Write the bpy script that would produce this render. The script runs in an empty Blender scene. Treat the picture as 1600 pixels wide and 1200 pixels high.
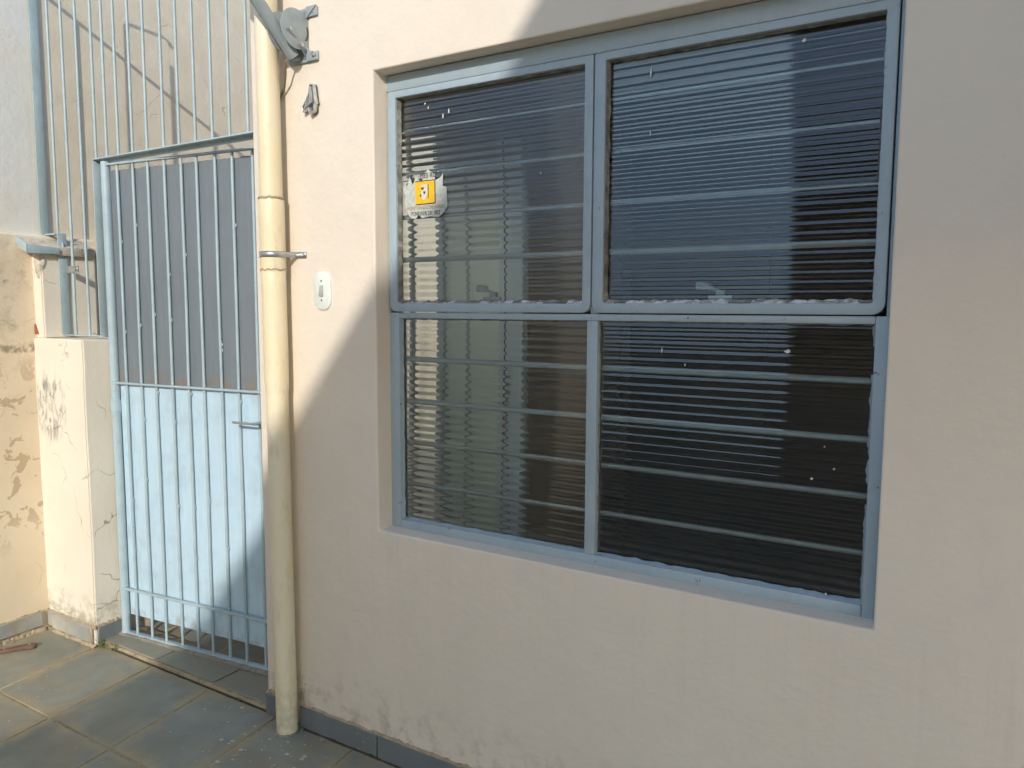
import bpy, bmesh, math, random
from mathutils import Vector, Matrix, noise
R = math.radians
random.seed(7)
scene = bpy.context.scene
COL = scene.collection

# ------------------------------------------------------------------ camera
YAW, PITCH, ROLL, FPX = 31.536, 5.576, 0.249, 1200.0
cd = bpy.data.cameras.new("camera"); cam = bpy.data.objects.new("camera", cd); COL.objects.link(cam)
cd.sensor_width = 36.0; cd.lens = FPX / 1600 * 36; cd.clip_start = 0.02; cd.clip_end = 500
y_, p_, r_ = R(YAW), R(PITCH), R(ROLL)
F = Vector((-math.sin(y_)*math.cos(p_), math.cos(y_)*math.cos(p_), -math.sin(p_)))
rt = Vector((math.cos(y_), math.sin(y_), 0)); up = rt.cross(F)
Rv = math.cos(r_)*rt + math.sin(r_)*up; Uv = -math.sin(r_)*rt + math.cos(r_)*up
CAM = Vector((0, -1.98, 1.6))
cam.matrix_world = Matrix(((Rv.x, Uv.x, -F.x, CAM.x), (Rv.y, Uv.y, -F.y, CAM.y), (Rv.z, Uv.z, -F.z, CAM.z), (0, 0, 0, 1)))
scene.camera = cam

# ------------------------------------------------------------------ sky, sun, exposure
SA, SB, SKW = 0.48, 0.455, 0.12                       # the sun stands along (SA, -1, SB)
to_sun = Vector((SA, -1, SB)).normalized()
world = bpy.data.worlds.new("World"); scene.world = world; world.use_nodes = True
wn = world.node_tree.nodes; wl = world.node_tree.links
sky = wn.new("ShaderNodeTexSky"); sky.sky_type = 'NISHITA'; sky.sun_disc = False
sky.sun_elevation = math.asin(to_sun.z); sky.sun_rotation = math.atan2(to_sun.x, to_sun.y)
sky.air_density = 1.0; sky.dust_density = 0.35; sky.ozone_density = 1.3
wl.new(sky.outputs[0], wn["Background"].inputs[0]); wn["Background"].inputs[1].default_value = 0.15
sd = bpy.data.lights.new("sun", 'SUN'); sun = bpy.data.objects.new("sun", sd); COL.objects.link(sun)
sd.energy = 2.0; sd.angle = R(0.5); sd.color = (1.0, 0.95, 0.88)
sun.rotation_euler = to_sun.to_track_quat('Z', 'Y').to_euler()
scene.view_settings.view_transform = 'Standard'; scene.view_settings.look = 'None'
scene.view_settings.exposure = 0.68; scene.view_settings.gamma = 1.0
scene.render.engine = 'CYCLES'
scene.cycles.use_denoising = True; scene.cycles.use_adaptive_sampling = True; scene.cycles.adaptive_threshold = 0.03; scene.cycles.adaptive_min_samples = 20
scene.cycles.sample_clamp_indirect = 6.0
scene.cycles.max_bounces = 8; scene.cycles.diffuse_bounces = 3; scene.cycles.transmission_bounces = 8; scene.cycles.glossy_bounces = 3
scene.cycles.caustics_refractive = True; scene.cycles.blur_glossy = 0.3

# ------------------------------------------------------------------ helpers
def tag(o, label=None, cat=None, group=None, kind=None):
    if label: o["label"] = label
    if cat: o["category"] = cat
    if group: o["group"] = group
    if kind: o["kind"] = kind
    return o
def empty(name, loc, label, cat, group=None):
    o = bpy.data.objects.new(name, None); COL.objects.link(o); o.location = loc; o.empty_display_size = .05
    return tag(o, label, cat, group)
def wmat(o):
    m = o.matrix_basis.copy()
    if o.parent is not None: m = wmat(o.parent) @ o.matrix_parent_inverse @ m
    return m
def put(o, parent):
    """parent o, whose mesh is written in world coordinates"""
    if parent is not None:
        o.parent = parent; o.matrix_parent_inverse = wmat(parent).inverted()
    return o
class MB:
    def __init__(s): s.v = []; s.f = []; s.m = []; s.mi = 0
    def add(s, vs, fs):
        n = len(s.v); s.v += [tuple(v) for v in vs]
        s.f += [tuple(i+n for i in f) for f in fs]; s.m += [s.mi]*len(fs); return s
    def box(s, a, b):
        (x0, y0, z0), (x1, y1, z1) = a, b
        return s.add([(x0,y0,z0),(x1,y0,z0),(x1,y1,z0),(x0,y1,z0),(x0,y0,z1),(x1,y0,z1),(x1,y1,z1),(x0,y1,z1)],
                     [(0,3,2,1),(4,5,6,7),(0,1,5,4),(1,2,6,5),(2,3,7,6),(3,0,4,7)])
    def hexa(s, P):
        """8 corners: bottom ring 0-3, top ring 4-7"""
        return s.add(P, [(0,3,2,1),(4,5,6,7),(0,1,5,4),(1,2,6,5),(2,3,7,6),(3,0,4,7)])
    def tube(s, pts, r, n=10, cap=True):
        pts = [Vector(p) for p in pts]; rs = r if isinstance(r, (list, tuple)) else [r]*len(pts)
        vs = []; fs = []
        t0 = (pts[1]-pts[0]).normalized(); ref = Vector((0,0,1)) if abs(t0.z) < .9 else Vector((1,0,0))
        nrm = t0.cross(ref).normalized()
        for i, p in enumerate(pts):
            t = (pts[min(i+1, len(pts)-1)]-pts[max(i-1, 0)]).normalized()
            nrm = (nrm - t*nrm.dot(t)).normalized(); bn = t.cross(nrm)
            for k in range(n):
                a = 2*math.pi*k/n; vs.append(p + (nrm*math.cos(a)+bn*math.sin(a))*rs[i])
        for i in range(len(pts)-1):
            for k in range(n):
                a = i*n+k; b = i*n+(k+1) % n; fs.append((a, b, b+n, a+n))
        if cap: fs.append(tuple(range(n-1, -1, -1))); fs.append(tuple((len(pts)-1)*n+k for k in range(n)))
        return s.add(vs, fs)
    def prism(s, poly, axis, a, b):
        """extrude a 2d outline along an axis: x -> (y,z), y -> (x,z), z -> (x,y)"""
        def P(u, v, w): return {'x': (w, u, v), 'y': (u, w, v), 'z': (u, v, w)}[axis]
        n = len(poly); vs = [P(u, v, a) for u, v in poly]+[P(u, v, b) for u, v in poly]
        fs = [tuple(range(n)), tuple(range(2*n-1, n-1, -1))]+[(i, i+n, (i+1) % n+n, (i+1) % n) for i in range(n)]
        return s.add(vs, fs)
    def ring(s, outer, inner, ya, yb):
        """frame in the xz plane: two loops of equal length, from depth ya (front) to yb"""
        n = len(outer); vs = []
        for y in (ya, yb):
            vs += [(x, y, z) for x, z in outer]+[(x, y, z) for x, z in inner]
        fs = []
        for i in range(n):
            j = (i+1) % n
            fs += [(i, j, n+j, n+i), (2*n+i, 3*n+i, 3*n+j, 2*n+j), (i, 2*n+i, 2*n+j, j), (n+i, n+j, 3*n+j, 3*n+i)]
        return s.add(vs, fs)
    def build(s, name, mat, parent=None, bevel=0, seg=2, smooth=True, kind=None, label=None, angle=40):
        me = bpy.data.meshes.new(name); me.from_pydata(s.v, [], s.f)
        mats = mat if isinstance(mat, (list, tuple)) else [mat]
        for m in mats: me.materials.append(m)
        if len(mats) > 1: me.polygons.foreach_set("material_index", s.m)
        bm = bmesh.new(); bm.from_mesh(me)
        bmesh.ops.recalc_face_normals(bm, faces=bm.faces)
        if bevel:
            es = [e for e in bm.edges if len(e.link_faces) == 2 and e.calc_face_angle(0) > R(35)]
            bmesh.ops.bevel(bm, geom=es, offset=bevel, segments=seg, affect='EDGES', profile=.5, clamp_overlap=True)
        bm.to_mesh(me); bm.free()
        if smooth:
            me.polygons.foreach_set("use_smooth", [True]*len(me.polygons)); me.set_sharp_from_angle(angle=R(angle))
        o = bpy.data.objects.new(name, me); COL.objects.link(o); put(o, parent)
        if kind: o["kind"] = kind
        if label: o["label"] = label
        return o
def rrect(x0, x1, z0, z1, rad, n=6):
    """rounded rectangle; rad = (bottom left, bottom right, top right, top left)"""
    out = []
    for (cx, cz, a0), r in zip(((x0, z0, 180), (x1, z0, 270), (x1, z1, 0), (x0, z1, 90)), rad):
        sx = 1 if cx == x0 else -1; sz = 1 if cz == z0 else -1
        for k in range(n+1):
            a = R(a0+90*k/n); out.append((cx+sx*r+math.cos(a)*r, cz+sz*r+math.sin(a)*r))
    return out
def wob(x, y=0, z=0): return noise.noise(Vector((x, y, z)))

# ------------------------------------------------------------------ materials
class Mat:
    def __init__(s, name):
        s.m = bpy.data.materials.new(name); s.m.use_nodes = True; s.t = s.m.node_tree; s.n = s.t.nodes; s.l = s.t.links
        s.b = s.n["Principled BSDF"]; s.co = s.n.new("ShaderNodeTexCoord").outputs["Object"]
        s.sep = None
    def __call__(s, **k):
        for a, v in k.items(): s.b.inputs[a.replace('_', ' ')].default_value = v
        return s
    def rgb(s, c):
        n = s.n.new("ShaderNodeRGB"); n.outputs[0].default_value = (*c, 1); return n.outputs[0]
    def map(s, scale=(1, 1, 1), src=None):
        n = s.n.new("ShaderNodeMapping"); n.inputs["Scale"].default_value = scale; s.l.new(src or s.co, n.inputs[0]); return n.outputs[0]
    def noise(s, scale, detail=4, rough=.55, dist=0, vec=None):
        n = s.n.new("ShaderNodeTexNoise"); n.inputs["Scale"].default_value = scale; n.inputs["Detail"].default_value = min(detail, 3.5)
        n.inputs["Roughness"].default_value = rough; n.inputs["Distortion"].default_value = dist
        s.l.new(vec or s.co, n.inputs["Vector"]); return n.outputs["Fac"]
    def voro(s, scale, feature='F1', vec=None, rnd=1):
        n = s.n.new("ShaderNodeTexVoronoi"); n.feature = feature; n.inputs["Scale"].default_value = scale
        n.inputs["Randomness"].default_value = rnd
        s.l.new(vec or s.co, n.inputs["Vector"]); return n.outputs["Distance"]
    def warp(s, scale, amt):
        n = s.n.new("ShaderNodeTexNoise"); n.inputs["Scale"].default_value = scale; n.inputs["Detail"].default_value = 3; s.l.new(s.co, n.inputs["Vector"])
        a = s.n.new("ShaderNodeVectorMath"); a.operation = 'MULTIPLY_ADD'
        s.l.new(n.outputs["Color"], a.inputs[0]); a.inputs[1].default_value = (amt,)*3; s.l.new(s.co, a.inputs[2]); return a.outputs[0]
    def ramp(s, fac, a, b, lo=0., hi=1.):
        n = s.n.new("ShaderNodeMapRange"); n.inputs[1].default_value = a; n.inputs[2].default_value = b
        n.inputs[3].default_value = lo; n.inputs[4].default_value = hi; s.l.new(fac, n.inputs[0]); return n.outputs[0]
    def math(s, op, a, b=None):
        n = s.n.new("ShaderNodeMath"); n.operation = op
        for i, v in enumerate((a, b)):
            if v is None: continue
            if isinstance(v, (int, float)): n.inputs[i].default_value = v
            else: s.l.new(v, n.inputs[i])
        return n.outputs[0]
    def axis(s, k):
        if s.sep is None:
            s.sep = s.n.new("ShaderNodeSeparateXYZ"); s.l.new(s.co, s.sep.inputs[0])
        return s.sep.outputs[k]
    def mix(s, fac, a, b, mode='MIX'):
        n = s.n.new("ShaderNodeMix"); n.data_type = 'RGBA'; n.blend_type = mode
        for i, v in ((0, fac), (6, a), (7, b)):
            if isinstance(v, (int, float)): n.inputs[i].default_value = v
            elif isinstance(v, tuple): n.inputs[i].default_value = (*v, 1)
            else: s.l.new(v, n.inputs[i])
        return n.outputs[2]
    def col(s, c): s.l.new(c, s.b.inputs["Base Color"]); return s
    def rough(s, c): s.l.new(c, s.b.inputs["Roughness"]); return s
    def bump(s, h, strength=.3, dist=.01):
        n = s.n.new("ShaderNodeBump"); n.inputs["Strength"].default_value = strength; n.inputs["Distance"].default_value = dist
        s.l.new(h, n.inputs["Height"])
        prev = s.b.inputs["Normal"].links
        if prev: s.l.new(prev[0].from_socket, n.inputs["Normal"])
        s.l.new(n.outputs[0], s.b.inputs["Normal"]); return s

def cracks(m, scale, width, thr, wscale=3, wamt=.25, mscale=2.2):
    """thin irregular lines: Voronoi edges on warped coordinates, kept only in patches"""
    e = m.voro(scale, 'DISTANCE_TO_EDGE', m.warp(wscale, wamt))
    line = m.ramp(e, 0, width, 1, 0)
    keep = m.ramp(m.noise(mscale, 3), thr, thr+.06)
    return m.math('MULTIPLY', line, keep)

def make_house_paint():
    m = Mat("cream_wall_paint")
    c = m.mix(m.ramp(m.noise(1.3, 5), .35, .7), (.785, .69, .565), (.755, .65, .525))
    c = m.mix(m.ramp(m.noise(9, 5), .45, .75, 0, .25), c, (.66, .60, .50))
    # thin runs below the sill
    dr = m.math('MULTIPLY', m.ramp(m.noise(1, 4, .7, 0, m.map((34, 34, .9))), .52, .72), m.math('MULTIPLY', m.ramp(m.axis(2), .15, .80), m.ramp(m.axis(2), .825, .835, 1, 0)))
    c = m.mix(m.math('MULTIPLY', dr, .09), c, (.42, .35, .28))
    # grime rising from the skirting, broken up by noise
    g = m.math('MULTIPLY', m.ramp(m.axis(2), .10, .30, 1, 0), m.ramp(m.noise(14, 6, .7), .48, .68))
    c = m.mix(m.math('MULTIPLY', g, .55), c, (.30, .25, .20))
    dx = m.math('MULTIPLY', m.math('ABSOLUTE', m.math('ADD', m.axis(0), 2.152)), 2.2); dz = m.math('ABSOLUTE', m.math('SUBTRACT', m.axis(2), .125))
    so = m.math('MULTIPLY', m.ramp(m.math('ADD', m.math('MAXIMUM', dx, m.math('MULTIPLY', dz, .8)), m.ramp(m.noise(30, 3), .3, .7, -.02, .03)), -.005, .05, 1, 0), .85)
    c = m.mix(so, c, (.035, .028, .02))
    cr = cracks(m, 1.6, .0022, .66)
    c = m.mix(m.math('MULTIPLY', cr, .35), c, (.30, .24, .18))
    sp = m.math('MULTIPLY', m.ramp(m.voro(23), .0, .035, 1, 0), m.ramp(m.noise(3.1), .55, .6))
    c = m.mix(m.math('MULTIPLY', sp, .5), c, (.28, .22, .17))
    m.col(c)(Roughness=.62)
    m.bump(m.noise(4, 4), .5, .016).bump(m.noise(55, 5, .6), .28, .004).bump(cr, -.25, .002)
    return m.m
def make_pillar_paint():
    m = Mat("cracked_cream_pillar_paint")
    c = m.mix(m.ramp(m.noise(2.1, 5), .35, .7), (.80, .735, .605), (.76, .68, .55))
    spot = m.math('ADD', m.math('POWER', m.math('MULTIPLY', m.math('SUBTRACT', m.axis(2), 1.13), 5.2), 2.), m.math('POWER', m.math('MULTIPLY', m.math('ADD', m.axis(0), 3.80), 6.5), 2.))
    pe = m.math('MULTIPLY', m.ramp(m.noise(1, 6, .7, .6, m.map((26, 26, 9))), .43, .56), m.ramp(spot, .35, 1.0, 1, 0))
    st = m.noise(1, 5, .7, 0, m.map((75, 75, 14)))
    c = m.mix(m.math('MULTIPLY', pe, .85), c, m.mix(m.ramp(st, .35, .62), (.62, .59, .52), (.17, .17, .16)))
    cr = cracks(m, 3.6, .010, .49, 4, .3, 3)
    c = m.mix(m.math('MULTIPLY', cr, .75), c, (.16, .12, .08))
    g = m.math('MULTIPLY', m.ramp(m.axis(2), .10, .26, 1, 0), m.ramp(m.noise(17, 6, .7), .42, .62))
    c = m.mix(m.math('MULTIPLY', g, .7), c, (.27, .22, .15))
    sp = m.math('MULTIPLY', m.ramp(m.voro(34), .0, .06, 1, 0), m.ramp(m.noise(6), .55, .6))
    c = m.mix(m.math('MULTIPLY', sp, .7), c, (.18, .14, .1))
    m.col(c)(Roughness=.7)
    m.bump(m.noise(40, 5, .6), .3, .005).bump(cr, -.5, .004).bump(pe, -.4, .003)
    return m.m
def make_old_wall():
    m = Mat("weathered_neighbour_plaster")
    lo = m.mix(m.ramp(m.noise(2.2, 5), .35, .7), (.80, .68, .50), (.72, .59, .42))
    hi = m.mix(m.ramp(m.noise(3.5, 5), .4, .65), (.84, .83, .77), (.84, .79, .68))
    hi = m.mix(m.ramp(m.axis(1), .02, .14), hi, m.mix(m.ramp(m.noise(6, 4), .35, .7), (.83, .735, .575), (.77, .66, .50)))
    split = m.math('ADD', m.axis(2), m.ramp(m.noise(7, 4), 0, 1, -.05, .05))
    c = m.mix(m.ramp(split, 1.93, 1.95), lo, hi)
    # flaked patches that bare the brown render
    band = m.math('MULTIPLY', m.ramp(m.axis(2), .40, .62), m.ramp(m.axis(2), 1.20, 1.42, 1, 0))
    fl = m.math('MULTIPLY', m.ramp(m.noise(11, 7, .72, .5), .56, .585), band)
    c = m.mix(m.math('MULTIPLY', fl, .7), c, (.44, .315, .19))
    dk = m.math('MULTIPLY', m.ramp(m.noise(11, 6, .7), .50, .70), m.math('MULTIPLY', m.ramp(m.axis(2), 1.0, 1.5), m.ramp(m.axis(2), 1.88, 1.93, 1, 0)))
    c = m.mix(m.math('MULTIPLY', dk, .45), c, (.30, .24, .16))
    pit = m.math('MULTIPLY', m.ramp(m.voro(42), .02, .16, 1, 0), m.ramp(m.noise(5.5, 4), .52, .62))
    c = m.mix(m.math('MULTIPLY', pit, .55), c, (.20, .16, .11))
    cr = cracks(m, 2.4, .0045, .57)
    c = m.mix(m.math('MULTIPLY', cr, .6), c, (.22, .16, .1))
    # one rough seam where two coats of render meet
    seam = m.math('MULTIPLY', m.ramp(m.math('ABSOLUTE', m.math('SUBTRACT', split, 1.40)), .012, .03, 1, 0), m.ramp(m.noise(30, 5, .7), .40, .6))
    c = m.mix(m.math('MULTIPLY', seam, .8), c, (.24, .18, .11))
    m.col(c)(Roughness=.85)
    m.bump(m.noise(8, 3), .35, .012).bump(m.noise(48, 5, .6), .3, .004).bump(pit, -.7, .004).bump(fl, -.6, .003).bump(seam, -.8, .006)
    return m.m
def make_paint_metal(name, a, b, rough=.42, rust=.66, grain=18, chip=(.16, .07, .03), foot=None, brush=True):
    m = Mat(name)
    c = m.mix(m.ramp(m.noise(grain*.25, 4), .35, .7), a, b)
    rs = m.ramp(m.noise(grain*2.6, 6, .7), rust, rust+.03)
    c = m.mix(m.math('MULTIPLY', rs, .8), c, chip)
    c = m.mix(m.ramp(m.noise(grain, 6, .7), .5, .8, 0, .25), c, (.20, .20, .17))
    if foot is not None:
        c = m.mix(m.math('MULTIPLY', m.ramp(m.math('ABSOLUTE', m.math('SUBTRACT', m.axis(2), foot)), .0, .07, 1, 0), m.ramp(m.noise(16, 4), .46, .66, 0, .8)), c, (.25, .14, .06))
    if brush: c = m.mix(m.ramp(m.noise(1, 4, .7, 0, m.map((55, 55, 4))), .35, .7, 0, .16), c, (.30, .33, .33))
    m.col(c)(Roughness=rough)
    m.bump(m.noise(90, 3), .12, .002).bump(m.noise(14, 3), .2, .004).bump(rs, -.3, .001)
    return m.m
def make_slate(name, a, b, specks=.5, rusty=.5, halo=False):
    m = Mat(name); lx_ = m.axis(0); ly_ = m.axis(1)
    oi = m.n.new("ShaderNodeObjectInfo"); rnd = oi.outputs["Random"]
    co = m.n.new("ShaderNodeVectorMath"); co.operation = 'ADD'
    loc = oi.outputs["Location"]; m.l.new(m.co, co.inputs[0]); m.l.new(loc, co.inputs[1]); m.co = co.outputs[0]
    c = m.mix(m.ramp(m.noise(3.2, 6, .6, .6), .32, .7), a, b)
    c = m.mix(m.ramp(rnd, 0, 1, 0, .30), c, (.20, .195, .175))
    c = m.mix(m.ramp(m.noise(2.1, 5, .6, 1.2), .48, .72, 0, rusty), c, (.33, .235, .11))
    c = m.mix(m.ramp(m.noise(19, 6, .75), .45, .8, 0, .3), c, (.21, .20, .175))
    sp = m.math('MULTIPLY', m.ramp(m.voro(26, 'F1', m.warp(60, .02)), .05, .085, 1, 0), m.ramp(m.noise(4.4, 3), .53, .60))
    sp2 = m.math('MULTIPLY', m.ramp(m.noise(34, 4, .6), .69, .71), m.ramp(m.noise(2.6, 2), .55, .62))
    c = m.mix(m.math('MULTIPLY', m.math('MAXIMUM', sp, sp2), specks), c, (.66, .61, .52))
    if halo:                                            # dirt that gathers along the joints
        ex = m.math('SUBTRACT', .2025, m.math('ABSOLUTE', m.math('SUBTRACT', m.math('SUBTRACT', lx_, m.math('MULTIPLY', ly_, -.13)), .2025)))
        ey = m.math('SUBTRACT', .24, m.math('ABSOLUTE', m.math('ADD', ly_, .24)))
        e = m.math('ADD', m.math('MINIMUM', ex, ey), m.ramp(m.noise(8, 3), .3, .7, -.03, .035))
        c = m.mix(m.ramp(e, .0, .055, .65, 0), c, (.42, .32, .175))
    m.col(c); m.rough(m.ramp(m.noise(7, 5), .3, .7, .42, .66))
    m.bump(m.noise(6, 6, .6, .8), .35, .006).bump(m.noise(70, 4), .15, .002)
    return m.m
def make_mortar(name="beige_mortar", a=(.46, .37, .235), b=(.33, .26, .165)):
    m = Mat(name)
    c = m.mix(m.ramp(m.noise(9, 6, .7), .35, .7), a, b)
    c = m.mix(m.ramp(m.noise(31, 6, .75), .5, .68, 0, .6), c, (.13, .10, .065))
    m.col(c)(Roughness=.9); m.bump(m.noise(45, 6, .7), .7, .008)
    return m.m
def make_plain(name, c, rough=.6, metal=0, var=.12, scale=12, bump=.15):
    m = Mat(name)
    d = tuple(x*(1-var*2) for x in c)
    m.col(m.mix(m.ramp(m.noise(scale, 5, .6), .3, .75), c, d))(Roughness=rough, Metallic=metal)
    if bump: m.bump(m.noise(scale*5, 4), bump, .003)
    return m.m
def make_pvc():
    m = Mat("yellowed_pipe_plastic")
    c = m.mix(m.ramp(m.noise(1, 4, .6, 0, m.map((16, 16, 2.5))), .35, .7), (.78, .66, .41), (.79, .71, .54))
    c = m.mix(m.math('MULTIPLY', m.ramp(m.voro(70), .02, .2, 1, 0), m.ramp(m.noise(9, 4), .48, .66, 0, .55)), c, (.28, .25, .2))
    c = m.mix(m.ramp(m.noise(1, 4, .7, 0, m.map((26, 26, 9))), .54, .75, 0, .35), c, (.42, .36, .25))
    c = m.mix(m.math('MULTIPLY', m.ramp(m.axis(2), .0, .25, 1, 0), m.ramp(m.noise(40), .4, .65, .1, .7)), c, (.40, .36, .29))
    m.col(c)(Roughness=.5); m.bump(m.noise(30, 5), .25, .003)
    return m.m
def make_glass():
    m = Mat("ribbed_window_glass")
    for n in list(m.n):
        if n.type != 'OUTPUT_MATERIAL' and n.type != 'TEX_COORD': m.n.remove(n)
    fr = m.n.new("ShaderNodeFresnel"); fr.inputs[0].default_value = 1.85
    rf = m.n.new("ShaderNodeBsdfRefraction"); rf.inputs["IOR"].default_value = 1.48; rf.inputs["Roughness"].default_value = 0.0
    rf.inputs["Color"].default_value = (.98, 1, .99, 1)
    gl = m.n.new("ShaderNodeBsdfGlossy"); gl.inputs["Roughness"].default_value = .035
    mx = m.n.new("ShaderNodeMixShader")
    m.l.new(fr.outputs[0], mx.inputs[0]); m.l.new(rf.outputs[0], mx.inputs[1]); m.l.new(gl.outputs[0], mx.inputs[2])
    m.l.new(mx.outputs[0], m.n["Material Output"].inputs[0])
    return m.m
def make_putty():
    m = Mat("flaking_glazing_putty")
    c = m.mix(m.ramp(m.noise(38, 5, .7), .40, .62), (.80, .78, .76), (.30, .26, .21))
    m.col(c)(Roughness=.85); m.bump(m.noise(90, 5, .7), .8, .006); return m.m
def make_dust():
    m = Mat("dusty_putty")
    c = m.mix(m.ramp(m.noise(26, 5, .7), .35, .65), (.34, .33, .29), (.16, .14, .11))
    m.col(c)(Roughness=.9); m.bump(m.noise(90, 5, .7), .8, .006); return m.m
def make_leaf():
    m = Mat("weed_leaf"); c = m.mix(m.noise(60, 3), (.10, .16, .03), (.19, .22, .06)); m.col(c)(Roughness=.6); return m.m

M_WALL = make_house_paint(); M_PIL = make_pillar_paint(); M_OLD = make_old_wall()
M_FRAME = make_paint_metal("blue_grey_window_paint", (.345, .43, .48), (.385, .465, .505), .4, .68)
M_GRILLE = make_paint_metal("pale_blue_grille_paint", (.42, .52, .535), (.36, .455, .47), .42, .70)
M_SHEET = make_paint_metal("pale_blue_sheet_steel", (.50, .655, .745), (.465, .62, .715), .45, .73, 9, (.16, .07, .03), .118)
M_GREY = make_paint_metal("grey_sheet_steel", (.175, .20, .215), (.14, .165, .185), .5, .72, 7, (.25, .15, .06), 1.252)
M_GALV = make_plain("galvanised_steel", (.52, .53, .53), .38, .7, .15, 30)
M_SLATE = make_slate("grey_green_slate", (.335, .335, .265), (.215, .222, .18), .8, .5, True)
M_SLATE2 = make_slate("brown_stained_slate", (.30, .285, .22), (.24, .225, .17), .4, .75)
M_SKIRT = make_slate("blue_grey_skirting_slate", (.17, .19, .195), (.12, .14, .15), .4, .1)
M_OLDSK = make_slate("limey_skirting_slate", (.52, .50, .43), (.24, .245, .235), .7, .7)
M_MORTAR = make_mortar(); M_CEM = make_mortar("grey_cement", (.30, .27, .21), (.20, .175, .135))
M_GROUND = make_mortar('warm_bounce_ground', (.70, .50, .34), (.60, .42, .28)); M_SOIL = make_mortar('dark_soil', (.06, .05, .035), (.035, .03, .02)); M_FAR = make_plain('far_dark_block', (.13, .13, .12), .85, 0, .1, 3); M_SBAR = make_plain('grey_security_bar_paint', (.30, .36, .39), .45, 0, .1, 20); M_STREET = make_plain('dark_blue_gate_paint', (.07, .09, .12), .5, 0, .1, 5); M_GBAR = make_paint_metal('pale_blue_gate_bar_paint', (.41, .52, .56), (.35, .45, .49), .42, .69); M_SPLASH = make_plain('cream_paint_drops', (.62, .56, .46), .6, 0, .15, 60, 0); M_LUMP = make_mortar("pale_lime_mortar", (.66, .60, .49), (.50, .44, .34)); M_PVC = make_pvc(); M_GLASS = make_glass(); M_PUTTY = make_putty(); M_DUST = make_dust()
M_BRK = make_plain("bracket_grey_paint", (.33, .38, .385), .45, .0, .1, 20)
M_BOLT = make_plain("bright_bolt", (.62, .62, .60), .3, .8, .1, 60, 0)
M_WHITE = make_plain("white_switch_plastic", (.74, .77, .70), .35, 0, .03, 10, 0)
M_LGREY = make_plain("grey_switch_plastic", (.42, .43, .39), .4, 0, .05, 40, 0)
M_DARK = make_plain("dark_recess", (.05, .05, .05), .6, 0, .1, 20, 0)
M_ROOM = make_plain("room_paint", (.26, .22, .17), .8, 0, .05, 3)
M_ROOMD = make_plain("room_backdrop_dark", (.07, .05, .035), .6, 0, .2, 8)
M_PANEL = make_plain("pale_green_door_glass", (.68, .80, .72), .35, 0, .05, 6, 0)
M_NBR = make_plain("peach_neighbour_paint", (.84, .70, .54), .8, 0, .05, 2)
M_OPP = make_plain("opposite_brown_wall", (.16, .12, .08), .85, 0, .15, 2)
M_NUM = make_plain("brushed_number_metal", (.68, .68, .64), .38, .6, .15, 60)
M_NUMD = make_plain("number_hollow", (.10, .105, .105), .5, .2, .1, 60)
M_YEL = make_plain("sticker_yellow", (.86, .50, .02), .5, 0, .03, 20, 0)
M_INK = make_plain("sticker_ink", (.045, .045, .04), .6, 0, .1, 20, 0)
M_INKW = make_plain("sticker_white_ink", (.72, .72, .66), .6, 0, .1, 20, 0)
M_OCHRE = make_plain("sticker_faded_ink", (.46, .34, .16), .6, 0, .1, 20, 0)
M_PAPER = make_plain("torn_sticker_paper", (.64, .65, .58), .7, 0, .2, 90, .3)
M_CABLE = make_plain("brown_cable", (.22, .16, .09), .5, 0, .1, 30, 0)
M_BLACK = make_plain("black_cable", (.03, .03, .03), .5, 0, .1, 30, 0)
M_WOOD = make_plain("worn_tool_wood", (.20, .105, .065), .6, 0, .2, 30)
M_BLADE = make_plain("worn_copper_steel", (.50, .30, .20), .4, .5, .2, 25)
M_LEAF = make_leaf()
M_BRICK = make_plain("bare_brick", (.42, .14, .06), .9, 0, .2, 40)
M_RED = make_plain("red_cloth", (.55, .06, .04), .8, 0, .1, 10)

# ================================================================== SETTING: ground
WX0, WX1, WZ0, WZ1 = -1.757, -0.190, 0.832, 2.377      # window opening
SIDE = -2.345                                          # end of the house wall at the passage
SK = -0.13                                             # skew of the paving joints
ground = MB().box((-30, -40, -.30), (30, 30, -.0035)).build("ground", M_GROUND, None, smooth=False); tag(ground, kind="structure")  # colour kept warm and bright to bounce light into the shaded wall
floor = MB().box((-4.02, -4.35, -.02), (1.03, .004, -.0022)).build("courtyard_paving", M_MORTAR, None, smooth=False)
tag(floor, kind="structure")
TW, TD, GAP = .405, .480, .0095
def tile_mesh(w, d, gap, t, name, mat):
    mb = MB(); x0, x1, y0, y1 = gap/2, w-gap/2, -d+gap/2, -gap/2
    P = [(x0, y0), (x1, y0), (x1, y1), (x0, y1)]; P = [(x+SK*y, y) for x, y in P]
    mb.hexa([(x, y, -t) for x, y in P]+[(x, y, 0) for x, y in P])
    o = mb.build(name, mat, None, bevel=.0025, seg=1); me = o.data; bpy.data.objects.remove(o); return me
tm = tile_mesh(TW, TD, GAP, .016, "tile", M_SLATE)
def lay(me, x, y, parent, z=0, jitter=.0012, name="tile"):
    o = bpy.data.objects.new(name, me); COL.objects.link(o)
    o.location = (x, y, z+random.uniform(0, jitter)); o.rotation_euler = (random.uniform(-.002, .002), random.uniform(-.002, .002), random.uniform(-.004, .004))
    o.parent = parent; o.matrix_parent_inverse = Matrix.Identity(4); return o
for j in range(9):
    for i in range(-2, 11):
        x = -3.095+i*TW+random.uniform(-.003, .003); y = -j*TD
        xo = x - SK*0 + (-SK*-y if False else 0)
        xr = x + SK*y
        if xr < -4.12 or xr > .90: continue
        lay(tm, xr, y-.004, floor)
spl = MB(); g = random.Random(11)
def floor_pt(px, py):
    d = F+Rv*(px-800)/FPX-Uv*(py-600)/FPX; return CAM+d*(-CAM.z/d.z)
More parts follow.
